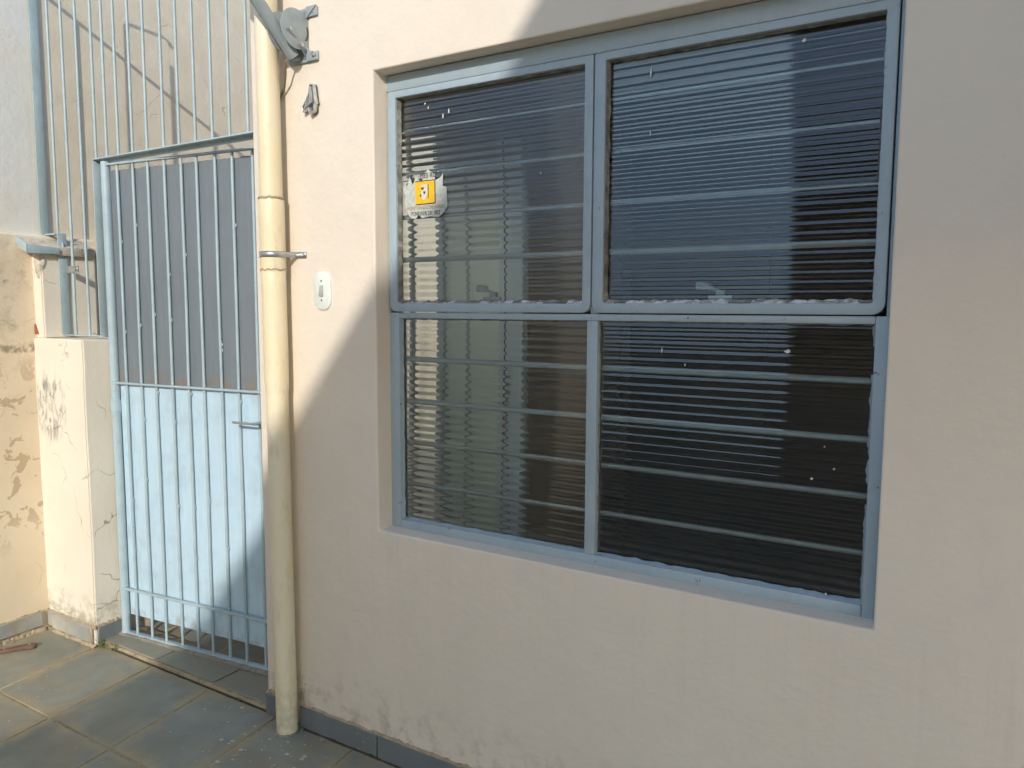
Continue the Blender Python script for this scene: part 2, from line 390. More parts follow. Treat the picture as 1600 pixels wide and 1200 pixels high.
for k in range(95):
    if k < 70: px, py = g.gauss(425, 55), g.gauss(1150, 34)
    else: px, py = g.uniform(10, 560), g.uniform(1040, 1198)
    q = floor_pt(px, py)
    if q.y > -.03 or abs(q.x+2.17) < .05 and q.y > -.12: continue
    r0 = g.choice((.0022, .003, .0035, .005, .0075)) if k < 70 else .0022
    n = 9; ph = g.uniform(0, 6)
    ring = [(q.x+math.cos(i*2*math.pi/n)*r0*(1+.45*wob(i*1.7, ph, k))*1.3, q.y+math.sin(i*2*math.pi/n)*r0*(1+.45*wob(i*2.3, ph, k))) for i in range(n)]
    spl.prism(ring, 'z', .0016, .0026)
spl.build("paint_splashes", M_SPLASH, floor, kind="stuff", smooth=False)
# passage beyond the gate
pfloor = MB().box((-4.4, .20, -.02), (-2.36, 6.0, -.002)).build("passage_paving", M_MORTAR, None, smooth=False); tag(pfloor, kind="structure")
for j in range(8):
    for i in range(5):
        x = -4.25+i*TW; y = .23+TD+j*TD
        if x+SK*0 > -2.70: continue
        lay(tm, x, y, pfloor)
# threshold under the gate
ste = MB().box((-3.50, .002, -.01), (SIDE, .215, .018)).build("threshold", M_MORTAR, None, bevel=.004); tag(ste, kind="structure")
def slab(x0, x1, y0, y1, z0, z1, name, mat, parent):
    return MB().box((x0, y0, z0), (x1, y1, z1)).build(name, mat, parent, bevel=.003, seg=1)
for a, b in ((-3.495, -3.105), (-3.095, -2.70), (-2.692, -2.352)): slab(a, b, .010, .150, .0185, .026, "tile", M_SLATE2, ste)
mb = MB(); n = 60                                      # rough cement lip that the gate swings over
prof = []
for i in range(n+1):
    x = -3.49+(SIDE+3.49)*i/n; y = .105+(x+3.47)*.1064
    prof.append((x, y-.022+.008*wob(x*30, 1), .034+.006*wob(x*24, 5), y+.03))
vs = []; fs = []
for x, y, z, yb in prof: vs += [(x, y-.008, .020), (x, y, z), (x, yb, z+.002), (x, yb+.006, .0)]
for i in range(n):
    for k in range(3): fs.append((i*4+k, (i+1)*4+k, (i+1)*4+k+1, i*4+k+1))
mb.add(vs, fs).build("cement_lip", M_CEM, ste, angle=60)

# ================================================================== HOUSE (front wall, room behind it)
house = empty("house", (-.6, .07, 0), "cream painted house wall with blue framed window opening and slate skirting", "house")
mb = MB(); T = .15; ZT = 3.45
X = [SIDE, WX0, WX1, 1.05]; Z = [0, WZ0, WZ1, ZT]
idx = {}
for d, y in enumerate((0, T)):
    for i, x in enumerate(X):
        for k, z in enumerate(Z): idx[d, i, k] = len(mb.v); mb.v.append((x, y, z))
for d in (0, 1):
    for i in range(3):
        for k in range(3):
            if (i, k) != (1, 1): mb.f.append((idx[d, i, k], idx[d, i+1, k], idx[d, i+1, k+1], idx[d, i, k+1])); mb.m.append(0)
def side(a, b): mb.f.append((idx[0, a[0], a[1]], idx[0, b[0], b[1]], idx[1, b[0], b[1]], idx[1, a[0], a[1]])); mb.m.append(0)
for a, b in (((1,1),(2,1)), ((2,1),(2,2)), ((2,2),(1,2)), ((1,2),(1,1))): side(a, b)
for i in range(3): side((i,0),(i+1,0)); side((i,3),(i+1,3)); side((0,i),(0,i+1)); side((3,i),(3,i+1))
mb.build("front_wall", M_WALL, house, bevel=.007, seg=3, angle=50)
# passage side wall with a doorway, room shell
YD0, YD1, ZD = .20, 1.14, 2.30; XI = -2.285
sw = MB(); sw.box((SIDE+.002, T+.002, 0), (XI, YD0, ZT)); sw.box((SIDE+.002, YD1, 0), (XI, 3.4, ZT)); sw.box((SIDE+.002, YD0, ZD), (XI, YD1, ZT))
sw.build("side_wall", M_WALL, house, smooth=False)
MB().tube([(-2.312, .885, .02), (-2.312, .885, 2.30)], .014, 12).build("doorway_bar", M_FRAME, house)
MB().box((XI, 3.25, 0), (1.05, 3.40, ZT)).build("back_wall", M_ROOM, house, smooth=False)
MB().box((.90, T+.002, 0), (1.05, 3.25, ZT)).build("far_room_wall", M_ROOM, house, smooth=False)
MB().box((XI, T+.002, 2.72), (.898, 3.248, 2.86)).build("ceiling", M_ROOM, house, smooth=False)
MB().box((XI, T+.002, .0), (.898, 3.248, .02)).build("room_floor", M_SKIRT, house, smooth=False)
# skirting, one slate after another, and the ragged mortar above it
def skirt_mesh(w, h, t):
    o = MB().box((0, -t, 0), (w, 0, h)).build("skirting_tile", M_SKIRT, None, bevel=.002, seg=1); me = o.data; bpy.data.objects.remove(o); return me
skm = skirt_mesh(.386, .082, .013)
o = bpy.data.objects.new("skirting_tile", skirt_mesh(.100, .082, .013)); COL.objects.link(o); o.location = (SIDE, 0, .002); put(o, house)
for i in range(8):
    o = bpy.data.objects.new("skirting_tile", skm); COL.objects.link(o); put(o, house)
    o.location = (-2.155+i*.392, random.uniform(-.001, 0), .002+random.uniform(-.001, .001)); o.rotation_euler = (0, random.uniform(-.004, .004), 0)
def ragged(name, p0, p1, out, z, h, t, mat, parent, seed, n=90):
    """a hand-smeared mortar strip on a wall, from p0 to p1 (xy)"""
    p0 = Vector((*p0, 0)); p1 = Vector((*p1, 0)); out = Vector((*out, 0)); L = (p1-p0).length
    vs = []; fs = []
    for i in range(n+1):
        p = p0.lerp(p1, i/n); s = i/n*L
        hh = h*(.7+.7*wob(s*16, seed)+.6*wob(s*75, seed+3)); tt = t*(.75+.4*wob(s*22, seed+9)+.2*wob(s*60, seed+1))
        hh = max(hh, .004)
        a = p+out*tt; b = p+out*(tt*.55); c = p
        vs += [(a.x, a.y, z-.004), (a.x, a.y, z+hh*.35), (b.x, b.y, z+hh*.8), (c.x-out.x*.002, c.y-out.y*.002, z+hh)]
    for i in range(n):
        for k in range(3): fs.append((i*4+k, (i+1)*4+k, (i+1)*4+k+1, i*4+k+1))
    return MB().add(vs, fs).build(name, mat, parent, angle=70)
ragged("mortar_bead", (-2.16, 0), (1.0, 0), (0, -1), .083, .013, .011, M_MORTAR, house, 2, 240)
ragged("dirt_line", (-2.13, -.013), (1.0, -.013), (0, -1), .0, .007, .010, M_SOIL, house, 41, 240)
ragged("dirt_line", (-3.42, .001), (SIDE-.01, .001), (0, -1), .0, .004, .006, M_SOIL, ste, 47, 120)
ragged("mortar_bead", (SIDE, 0), (-2.25, 0), (0, -1), .083, .018, .012, M_MORTAR, house, 12, 20)

# ================================================================== WINDOW
win = empty("window", ((WX0+WX1)/2, .09, WZ0), "blue grey steel window with four panes of ribbed glass in cream wall", "window")
FY = .073
fr = MB()
fr.box((WX0-.006, FY, .826), (-1.716, .115, 1.5862)); fr.box((WX0-.006, FY, 1.5862), (-1.7545, .115, 2.321))
fr.box((-.226, FY, .826), (WX1+.006, .115, 1.5862)); fr.box((-.2035, FY, 1.5862), (WX1+.006, .115, 2.321))
frame = fr.build("frame", M_FRAME, win, bevel=.002)
MB().box((WX0-.004, .066, 2.322), (WX1+.004, .118, 2.3745)).build("top_rail", M_FRAME, win, bevel=.003)
MB().box((-1.7155, FY-.0005, 1.567), (-.2265, .113, 1.5862)).build("middle_rail", M_FRAME, win, bevel=.002)
MB().box((-1.7155, FY-.0015, .8265), (-.2265, .113, .8625)).build("bottom_rail", M_FRAME, win, bevel=.003)
MB().box((-1.0, FY-.0022, .863), (-.9655, .112, 1.5665)).build("mullion", M_FRAME, win, bevel=.003)
MB().box((-.9955, .082, 1.5868), (-.969, .113, 2.3215)).build("mullion", M_FRAME, win, bevel=.002)
def pane_mb(x0, x1, z0, z1, y=.094, pitch=.0246, amp=.00085, sub=12):
    n = int((z1-z0)/pitch*sub); vs = []; fs = []
    for i in range(n+1):
        z = z0+(z1-z0)*i/n; ph = (z-z0)/pitch
        yy = y-.001-amp*math.cos(2*math.pi*ph)+.0002*wob(z*25, x0)
        for x in (x0, x1): vs.append((x, yy, z))
        for x in (x0, x1): vs.append((x, y+.0042, z))
    for i in range(n):
        a = i*4; b = a+4
        fs += [(a, a+1, b+1, b), (a+2, b+2, b+3, a+3), (a, b, b+2, a+2), (a+1, a+3, b+3, b+1)]
    fs += [(0, 2, 3, 1), (n*4, n*4+1, n*4+3, n*4+2)]
    return MB().add(vs, fs)
def putty(name, pts, w, y0, y1, nrm, parent, mat, seed, n=70, gap=0.):
    """broken putty along an edge of the glass: a strip from the glass (y1) forward to y0; nrm points to the pane's middle"""
    a = Vector((pts[0][0], 0, pts[0][1])); b = Vector((pts[1][0], 0, pts[1][1])); L = (b-a).length; nv = Vector((nrm[0], 0, nrm[1]))
    vs = []; fs = []; n = int(L*130)
    ok = []
    for i in range(n+1):
        p = a.lerp(b, i/n); s = i/n*L; ww = w*(.75+.6*wob(s*28, seed)+.35*wob(s*90, seed+4)); ww = max(ww, .0012)
        q = p+nv*ww; vs += [(p.x, y0+.004*wob(s*40, seed+8), p.z), (q.x, y1, q.z)]
        ok.append(wob(s*9, seed+20) > gap)
    for i in range(n):
        if ok[i]: fs.append((i*2, i*2+2, i*2+3, i*2+1))
    if fs: MB().add(vs, fs).build(name, mat, parent, angle=70)
for k, (x0, x1) in enumerate(((-1.7520, -.9885), (-.9840, -.2068))):
    out = rrect(x0, x1, 1.5895, 2.3215, (.030, .030, .004, .004)); inn = rrect(x0+.034, x1-.027, 1.6175, 2.2990, (.008, .008, .004, .004))
    sash = MB().ring(out, inn, .066, .104).build("sash", M_FRAME, win, bevel=.0022, label="upper left tilting sash with lock lever" if k == 0 else "upper right tilting sash with flaked putty")
    pane_mb(x0+.0335, x1-.0265, 1.617, 2.2995).build("pane", M_GLASS, sash, angle=80)
    gx0, gx1, gz0, gz1 = x0+.034, x1-.027, 1.6175, 2.299
    putty("putty", ((gx0, gz0-.001), (gx1, gz0-.001)), .0135, .0705, .0905, (0, 1), sash, M_PUTTY, 3+k*7, gap=-.25 if k else -.02)
    putty("putty", ((gx0, gz0+.002), (gx1, gz0+.002)), .010, .080, .0913, (0, 1), sash, M_DUST, 5+k*7, gap=-1)
    putty("putty", ((gx0, gz0), (gx0, gz1)), .007, .074, .0914, (1, 0), sash, M_DUST, 6+k*7, gap=-1)
    putty("putty", ((gx1, gz0), (gx1, gz1)), .005, .072, .0914, (-1, 0), sash, M_PUTTY, 8+k*7, gap=.05 if k == 0 else -.12)
    putty("putty", ((gx0, gz1), (gx1, gz1)), .004, .078, .0914, (0, -1), sash, M_DUST, 9+k*7, gap=-1)
    # lock lever behind the glass
    lx = -1.36 if k == 0 else -.62
    lv = MB(); lv.box((lx-.03, .105, 1.622), (lx+.035, .114, 1.640)); lv.box((lx-.012, .114, 1.638), (lx+.012, .130, 1.652))
    lv.tube([(lx, .128, 1.650), (lx-.035, .133, 1.661), (lx-.072, .136, 1.667)], [.006, .009, .011], 8)
    lv.build("lock_lever", M_BRK, sash, bevel=.0015)
for k, (x0, x1) in enumerate(((-1.7165, -.9955), (-.969, -.2255))):
    pane_mb(x0, x1, .862, 1.5675, .0945).build("pane", M_GLASS, win, angle=80)
    putty("putty", ((x0, .863), (x1, .863)), .008, .0745, .092, (0, 1), win, M_FRAME, 31+k*5, gap=-1)
    putty("putty", ((x0, .863), (x0, 1.567)), .007, .076, .092, (1, 0), win, M_DUST if k else M_FRAME, 33+k*5, gap=-1)
    putty("putty", ((x1, .863), (x1, 1.567)), .009, .0745, .092, (-1, 0), win, M_FRAME, 35+k*5, gap=-.35)
    putty("putty", ((x0, 1.567), (x1, 1.567)), .006, .079, .092, (0, -1), win, M_DUST, 37+k*5, gap=-1)
# loose rust strip and torn putty at the right-hand sash
MB().box((-.2385, .0705, 1.905), (-.2355, .075, 2.085)).build("loose_bead", M_DARK, win)
sp = MB()
for px, py, w, l in ((664, 162, 4, 3), (669, 168, 2, 6), (701, 173, 3, 9), (692, 181, 3, 10), (742, 108, 2, 4), (1017, 113, 3, 16), (1016, 208, 2, 9), (1255, 42, 7, 5), (1256, 63, 6, 6), (1034, 547, 2, 10), (1230, 549, 9, 6), (1070, 570, 2, 5), (1288, 698, 2, 3), (1303, 733, 3, 3), (1268, 748, 4, 4), (845, 270, 2, 5), (1290, 928, 3, 4), (660, 640, 3, 3)):
    d = F+Rv*(px-800)/FPX-Uv*(py-600)/FPX; q = CAM+d*((.0905-CAM.y)/d.y); u = 1/520
    sp.prism([(q.x-w*u/2, q.z), (q.x, q.z-l*u/2), (q.x+w*u*.5, q.z-l*u*.1), (q.x+w*u*.2, q.z+l*u*.5)], 'y', .0905, .0915)
sp.build("paint_specks", M_INKW, win, kind="stuff", smooth=False)
bar0 = None
for z in (2.203, 2.057, 1.910, 1.767, 1.424, 1.276, 1.132, .984):
    if bar0 is None:
        bar0 = MB().tube([(-1.752, 0, 0), (-.19, 0, 0)], .0064, 14).build("security_bar", M_SBAR, None); o = bar0
    else: o = bar0.copy(); COL.objects.link(o)
    put(o, win); o.location = (0, .119, z)

# ================================================================== ROOM CONTENTS seen through the glass
door = empty("interior_door", (-2.27, 1.05, .02), "pale blue metal door with green glass standing open inside the room", "door")
A = Vector((-2.280, 1.055)); B = Vector((-1.74, .965)); dv = (B-A).normalized(); L = (B-A).length; nv = Vector((-dv.y, dv.x))
def dbox(s0, s1, z0, z1, t0, t1, name, mat):
    P = [A+dv*s0+nv*t0, A+dv*s1+nv*t0, A+dv*s1+nv*t1, A+dv*s0+nv*t1]
    return MB().hexa([(p.x, p.y, z0) for p in P]+[(p.x, p.y, z1) for p in P]).build(name, mat, door, bevel=.002)
dbox(L-.14, L, .03, 2.25, -.02, .02, "stile", M_SHEET); dbox(0, .045, .03, 2.25, -.02, .02, "stile", M_GRILLE)
dbox(.045, L-.14, 2.12, 2.25, -.018, .018, "rail", M_SHEET); dbox(.045, L-.14, .03, .25, -.018, .018, "rail", M_SHEET)
dbox(.045, L-.14, .25, 2.12, -.004, .004, "glass_panel", M_PANEL)
dbox(.19, .205, .25, 2.12, -.012, -.0045, "glazing_bar", M_GRILLE); dbox(L-.105, L-.097, .03, 2.25, -.023, -.0202, "seam", M_DARK)
kp = A+dv*(L-.07)-nv*.035
MB().tube([(kp.x, kp.y, 1.22), (kp.x, kp.y-.01, 1.20), (kp.x+.004, kp.y-.012, 1.12)], .006, 6).build("key", M_BLADE, door)
MB().tube([(kp.x-.06, kp.y-.02, 1.265), (kp.x+.03, kp.y-.02, 1.265)], .009, 8).build("handle", M_DARK, door)
tag(MB().box((-1.93, 2.6, .021), (.70, 3.2, 2.55)).box((-1.91, 2.585, .10), (-1.07, 2.6, 2.50)).box((-1.05, 2.585, .10), (-.20, 2.6, 2.50)).box((-.18, 2.585, .10), (.68, 2.6, 2.50)).build("dark_backdrop", M_ROOMD, None, bevel=.004),  # dark block added and widened to keep the view behind the glass dark
    "wide dark backdrop added deep in the room to darken the window panes", "dark_backdrop")

# ================================================================== PASSAGE: neighbour's wall and pillar
LSK = -.06
def lx(y, base=-3.918): return base+LSK*y
old = empty("boundary_wall", (-3.93, -.3, 0), "weathered beige plaster wall with flaking patches at the far left", "wall")
def skewbox(mb, xb, xf, y0, y1, z0, z1):
    P = [(xb+LSK*y0, y0), (xf+LSK*y0, y0), (xf+LSK*y1, y1), (xb+LSK*y1, y1)]
    return mb.hexa([(*p, z0) for p in P]+[(*p, z1) for p in P])
skewbox(MB(), -4.25, -3.918, -5.6, 6.5, -.01, 1.945).build("wall_base", M_OLD, old, bevel=.012, seg=3)
skewbox(MB(), -4.25, -3.955, -5.6, 6.5, 1.946, 3.40).build("wall_top", M_OLD, old)
sk = None
for i in range(6):
    y1 = -.06-i*.40
    o = skewbox(MB(), -3.918, -3.904, y1-.394, y1, .028, .098).build("skirting_tile", M_OLDSK, old, bevel=.003, seg=1)
ragged("mortar_bead", (lx(-.05)+.013, -.05), (lx(-1.6)+.013, -1.6), (1, 0), .0, .026, .015, M_MORTAR, old, 4, 260)
ragged("mortar_bead", (lx(-.05), -.05), (lx(-1.6), -1.6), (1, 0), .096, .010, .009, M_MORTAR, old, 14, 260)
MB().box((-3.975, .16, 1.862), (-3.895, 1.2, 1.905)).build("ledge", M_OLD, old, bevel=.004)
skewbox(MB(), -4.25, -3.956, .6, 6.5, 3.38, 4.6).build("wall_top", M_OLD, old)
end = MB().box((-4.6, 6.0, 0), (-2.2, 6.15, 2.6)).build("passage_end_wall", M_WALL, None, smooth=False); tag(end, "plain cream wall closing the passage behind the gate", "wall")

pil = empty("gate_pillar", (-3.71, .08, 0), "cracked cream pillar beside the gate hinge with peeled grey patch", "pillar")
def uneven(name, x0, x1, y0, y1, z0, z1, mat, parent, amp=.003, seed=0):
    """a plastered block with hand-made, slightly wavy faces"""
    nx, ny, nz = 6, 6, 22; bm = bmesh.new()
    bmesh.ops.create_cube(bm, size=1)
    bmesh.ops.bisect_plane
    for ax, n in ((0, nx), (1, ny), (2, nz)):
        for i in range(1, n):
            co = Vector((0, 0, 0)); co[ax] = -.5+i/n; no = Vector((0, 0, 0)); no[ax] = 1
            bmesh.ops.bisect_plane(bm, geom=bm.verts[:]+bm.edges[:]+bm.faces[:], plane_co=co, plane_no=no)
    for v in bm.verts:
        v.co = Vector((x0+(v.co.x+.5)*(x1-x0), y0+(v.co.y+.5)*(y1-y0), z0+(v.co.z+.5)*(z1-z0)))
        w = noise.noise_vector(v.co*5+Vector((seed, 0, 0))); v.co += Vector((w.x, w.y, w.z*.3))*amp
    es = [e for e in bm.edges if len(e.link_faces) == 2 and e.calc_face_angle(0) > R(50)]
    bmesh.ops.bevel(bm, geom=es, offset=.006, segments=2, affect='EDGES', clamp_overlap=True)
    me = bpy.data.meshes.new(name); bm.to_mesh(me); bm.free(); me.materials.append(mat)
    me.polygons.foreach_set("use_smooth", [True]*len(me.polygons)); me.set_sharp_from_angle(angle=R(50))
    o = bpy.data.objects.new(name, me); COL.objects.link(o); return put(o, parent)
uneven("lower_shaft", -3.95, -3.502, -.022, .26, -.005, 1.450, M_PIL, pil, .004, 3)
uneven("upper_shaft", -3.96, -3.842, -.008, .26, 1.450, 1.895, M_PIL, pil, .003, 9)
MB().box((-3.905, -.036, .020), (-3.872, -.0225, .098)).build("skirting_tile", M_OLDSK, pil, bevel=.003, seg=1)
MB().box((-3.868, -.038, .014), (-3.520, -.0225, .092)).build("skirting_tile", M_OLDSK, pil, bevel=.004, seg=1)
MB().box((-3.506, -.018, .012), (-3.490, .10, .094)).build("skirting_tile", M_SKIRT, pil, bevel=.003, seg=1)
ragged("mortar_bead", (-3.92, -.034), (-3.49, -.034), (0, -1), .0, .018, .014, M_MORTAR, pil, 21, 160)
ragged("mortar_bead", (-3.92, -.024), (-3.49, -.024), (0, -1), .090, .013, .008, M_MORTAR, pil, 23, 160)
ragged("mortar_bead", (-3.504, -.02), (-3.504, .10), (1, 0), .092, .018, .012, M_MORTAR, pil, 27, 30)
# chipped corner that shows the brick, and a lump of mortar under the cap
MB().prism([(-3.938, 1.470), (-3.893, 1.470), (-3.925, 1.535)], 'y', -.016, .0).build("bare_brick_chip", M_BRICK, pil, bevel=.002)
bm = bmesh.new(); bmesh.ops.create_icosphere(bm, subdivisions=3, radius=1)
for v in bm.verts:
    d = 1+.28*wob(v.co.x*1.8, v.co.y*1.8, v.co.z*1.8); v.co = Vector((-3.868+v.co.x*.034*d, .002+v.co.y*.020*d, 1.805+v.co.z*.070*d))
me = bpy.data.meshes.new("mortar_lump"); bm.to_mesh(me); bm.free(); me.materials.append(M_LUMP); me.polygons.foreach_set("use_smooth", [True]*len(me.polygons))
put(COL.objects.link(bpy.data.objects.new("mortar_lump", me)) or bpy.data.objects["mortar_lump"], pil)
# bent metal cap: high at the wall, low at its free corner
cap = MB()
cap.hexa([(-3.930, -.078, 1.902), (-3.812, -.085, 1.850), (-3.812, -.080, 1.850), (-3.930, -.073, 1.902), (-3.930, -.078, 1.940), (-3.812, -.085, 1.895), (-3.812, -.080, 1.895), (-3.930, -.073, 1.940)])
cap.hexa([(-3.8165, -.0795, 1.850), (-3.8115, -.0795, 1.850), (-3.8115, .065, 1.853), (-3.8165, .065, 1.853), (-3.8165, -.0795, 1.895), (-3.8115, -.0795, 1.895), (-3.8115, .065, 1.880), (-3.8165, .065, 1.880)])
cap.build("metal_cap", M_GRILLE, pil, bevel=.001)
MB().hexa([(-3.945, -.070, 1.885), (-3.822, -.074, 1.846), (-3.822, .24, 1.846), (-3.945, .24, 1.885), (-3.945, -.070, 1.938), (-3.822, -.074, 1.888), (-3.822, .24, 1.888), (-3.945, .24, 1.938)]).build("cap_mortar", M_LUMP, pil, bevel=.004)

# ================================================================== FIXED GRILLE over and beside the gate
gr = empty("fixed_grille", (-3.2, .10, 1.46), "pale blue steel grille of round bars fixed above and beside the gate", "grille")
GY = .100
def gbox(name, x0, x1, z0, z1, y0=GY-.006, y1=GY+.006, bevel=.0015): return MB().box((x0, y0, z0), (x1, y1, z1)).build(name, M_GRILLE, gr, bevel=bevel)
gbox("side_frame", -3.953, -3.948, 1.957, 3.11, GY-.048, GY-.006); gbox("stub_rail", -3.956, -3.858, 1.948, 1.9565, GY-.030, GY+.012)
MB().prism([(-3.872, 1.957), (-3.858, 1.957), (-3.826, 1.905), (-3.826, 1.862), (-3.872, 1.862)], 'y', GY-.010, GY-.004).build("gusset", M_GRILLE, gr, bevel=.001)
gbox("side_frame", -3.838, -3.833, 1.468, 1.955, GY-.030, GY+.014)
gbox("bottom_rail", -3.872, -3.512, 1.462, 1.4675, GY-.014, GY+.014)
gbox("post", -3.536, -3.531, 1.468, 2.272, GY-.016, GY+.030)
gbox("lintel", -3.537, SIDE, 2.272, 2.279, GY-.016, GY+.022); gbox("lintel_flange", -3.54, SIDE, 2.256, 2.2715, GY+.018, GY+.022)
gbox("top_rail", -3.953, SIDE, 3.112, 3.124, GY-.012, GY+.012)
BX = [-3.880, -3.764, -3.647, -3.525, -3.440, -3.350, -3.245, -3.138, -3.022, -2.916, -2.809, -2.702, -2.595, -2.488, -2.385]
for i, x in enumerate(BX):
    z0 = {0: 1.956, 1: 1.4675, 2: 1.4675}.get(i, 2.2785); zt = 3.30 if i in (1, 2) else 3.12
    pts = [(x+.002*wob(x*9, z*1.3), GY, z) for z in [z0+(zt-z0)*k/8 for k in range(9)]]
    if i == 1: pts += [(x, GY+.012, zt+.02), (x, GY+.20, zt+.03), (x, GY+.235, zt+.015), (x, GY+.245, zt-.01)]
    MB().tube(pts, .0062, 12).build("bar", M_GRILLE, gr)
tab = MB().box((-3.812, GY-.010, 1.765), (-3.705, GY-.005, 1.797)).build("fixing_tab", M_GALV, gr, bevel=.001)
MB().tube([(-3.722, GY-.018, 1.781), (-3.722, GY-.005, 1.781)], .009, 8).build("bolt", M_BOLT, tab)

# ================================================================== GATE (ajar by six degrees)
gate = empty("gate", (-3.470, .108, .0), "tall pale blue metal gate ajar, grey sheet above and pale blue sheet below", "gate")
TH = math.atan(.1064); GH = Vector((-3.470, .108, 0)); gd = Vector((math.cos(TH), math.sin(TH), 0)); gn = Vector((gd.y, -gd.x, 0))  # gn points to the viewer
def GP(s, t, z): p = GH+gd*s+gn*t; return (p.x, p.y, z)
def gateb(name, s0, s1, t0, t1, z0, z1, mat, bevel=.0012, parent=None):
    return MB().hexa([GP(s0, t0, z0), GP(s1, t0, z0), GP(s1, t1, z0), GP(s0, t1, z0), GP(s0, t0, z1), GP(s1, t0, z1), GP(s1, t1, z1), GP(s0, t1, z1)]).build(name, mat, parent or gate, bevel=bevel)
GW = 1.02
MB().tube([GP(0, 0, z) for z in (.022, .6, 1.2, 1.8, 2.262)], .0205, 18).build("hinge_post", M_GBAR, gate)
hp = MB().tube([GP(0, 0, 1.112), GP(0, 0, 1.165)], .0255, 18); hp.tube([GP(0, 0, 1.098), GP(0, 0, 1.109)], .0235, 18)
hp.build("hinge_sleeve", M_GBAR, gate)
MB().tube([GP(.0, 0, .0), GP(.0, 0, .022)], .010, 10).build("pivot_pin", M_BRICK, gate)
gateb("top_rail", .012, GW, -.010, .012, 2.243, 2.252, M_GBAR); gateb("middle_rail", -.008, GW, .006, .018, 1.244, 1.254, M_GBAR)
gateb("lower_rail", -.010, GW, .005, .019, .250, .262, M_GBAR); gateb("bottom_rail", -.02, GW, -.012, .014, .033, .041, M_GBAR)
bs = [(x+3.470)/math.cos(TH) for x in (-3.392, -3.292, -3.197, -3.093, -2.992, -2.901, -2.797, -2.699, -2.588)]+[.985]
for i, s in enumerate(bs):
    pts = [GP(s+.0025*wob(s*31, z*2.1), .0, z) for z in [.041+(2.243-.041)*k/14 for k in range(15)]]
    mb = MB().tube(pts, .0066, 12)
    for k in range(random.randint(2, 4)):                       # beads of weld that hold the sheet
        z = random.uniform(.35, 2.1); c = Vector(GP(s+.006, -.004, z))
        mb.tube([c+Vector((0, 0, -.007)), c, c+Vector((0, 0, .008))], [.0025, .0050, .002], 6)
    mb.build("bar", M_GBAR, gate)
def sheet(name, s0, s1, z0, z1, t, mat, seed, tear):
    """a thin sheet with a hand-cut upper edge and a little oil-canning"""
    ns, nz = 64, 24; vs = []; fs = []
    for side_ in (0, 1):
        for k in range(nz+1):
            for i in range(ns+1):
                s = s0+(s1-s0)*i/ns; zt = z1+tear*wob(s*22, seed)+tear*.6*wob(s*70, seed+2); zb = z0+tear*.4*wob(s*9, seed+5)
                z = zb+(zt-zb)*k/nz
                vs.append(GP(s, t+.0022*wob(s*7, z*3, seed)-side_*.0012, z))
    m_ = (ns+1)*(nz+1)
    for k in range(nz):
        for i in range(ns):
            a = k*(ns+1)+i; fs += [(a, a+1, a+ns+2, a+ns+1), (m_+a, m_+a+ns+1, m_+a+ns+2, m_+a+1)]
    for i in range(ns):
        a = nz*(ns+1)+i; fs += [(a, a+1, m_+a+1, m_+a), (i, m_+i, m_+i+1, i+1)]
    for k in range(nz):
        a = k*(ns+1); b = a+ns; fs += [(a, a+ns+1, m_+a+ns+1, m_+a), (b, m_+b, m_+b+ns+1, b+ns+1)]
    return MB().add(vs, fs).build(name, mat, gate, angle=60)
sheet("upper_sheet", .022, GW, 1.252, 2.222, -.009, M_GREY, 4, .006); sheet("lower_sheet", .022, GW, .122, 1.250, -.0105, M_SHEET, 8, .003)
h = gateb("handle", .795, .935, .058, .066, 1.116, 1.126, M_GALV, .002); gateb("handle_stem", .895, .925, .0, .058, 1.116, 1.125, M_BRK, .001, h)

# ================================================================== DOWNPIPE
pipe = empty("downpipe", (-2.212, -.072, 0), "yellowed cream plastic downpipe fixed to the house wall beside the gate", "downpipe")
def pcen(z): return Vector((-2.174-.002*z, -.058-.004*z, z))
PR = .0395
MB().tube([pcen(z) for z in (-.002, .5, 1.0, 1.36)], PR, 40).build("lower_length", M_PVC, pipe)
MB().tube([pcen(z) for z in (1.30, 1.34, 1.66, 1.755, 1.76)], [PR+.0015, PR+.0035, PR+.0035, PR+.004, PR+.001], 40).build("coupling", M_PVC, pipe)
MB().tube([pcen(z) for z in (1.70, 1.735, 1.90, 1.975, 1.985)], [PR+.001, PR+.0050, PR+.0048, PR+.0052, PR+.002], 40).build("coupling", M_PVC, pipe)
MB().tube([pcen(z) for z in (1.95, 2.4, 3.0, 3.4)], PR, 40).build("upper_length", M_PVC, pipe)
vs = []; fs = []; n = 48; c = pcen(0)
for i in range(n):
    a = 2*math.pi*i/n; w = .006+.005*wob(math.cos(a)*2, math.sin(a)*2, 4)
    for dr, z in ((w+.004, .0012), (w*.5, .0045), (-.001, .008)): vs.append((c.x+math.cos(a)*(PR+dr), c.y+math.sin(a)*(PR+dr), z))
for i in range(n):
    for k in range(2): fs.append((i*3+k, (i+1) % n*3+k, (i+1) % n*3+k+1, i*3+k+1))
MB().add(vs, fs).build("base_seal", M_CEM, pipe, angle=80)
def grime(z, seed):
    vs = []; fs = []; n = 60; c = pcen(z)
    for i in range(n+1):
        a = 2*math.pi*i/n; dz = .006*wob(math.cos(a)*3, math.sin(a)*3, seed)
        for q, (dr, h_) in enumerate(((.0040, -.004), (.0064, -.0015), (.0062, .002), (.0030, .0045))):
            vs.append((c.x+math.cos(a)*(PR+dr), c.y+math.sin(a)*(PR+dr), z+dz+h_*(1+.6*wob(a*6, seed))))
    for i in range(n):
        for k in range(3): fs.append((i*4+k, i*4+4+k, i*4+5+k, i*4+1+k))
    MB().add(vs, fs).build("joint_seal", M_MORTAR, pipe, angle=80)
grime(1.985, 3); grime(1.735, 8)
cz = 1.789; c = pcen(cz); pts = []
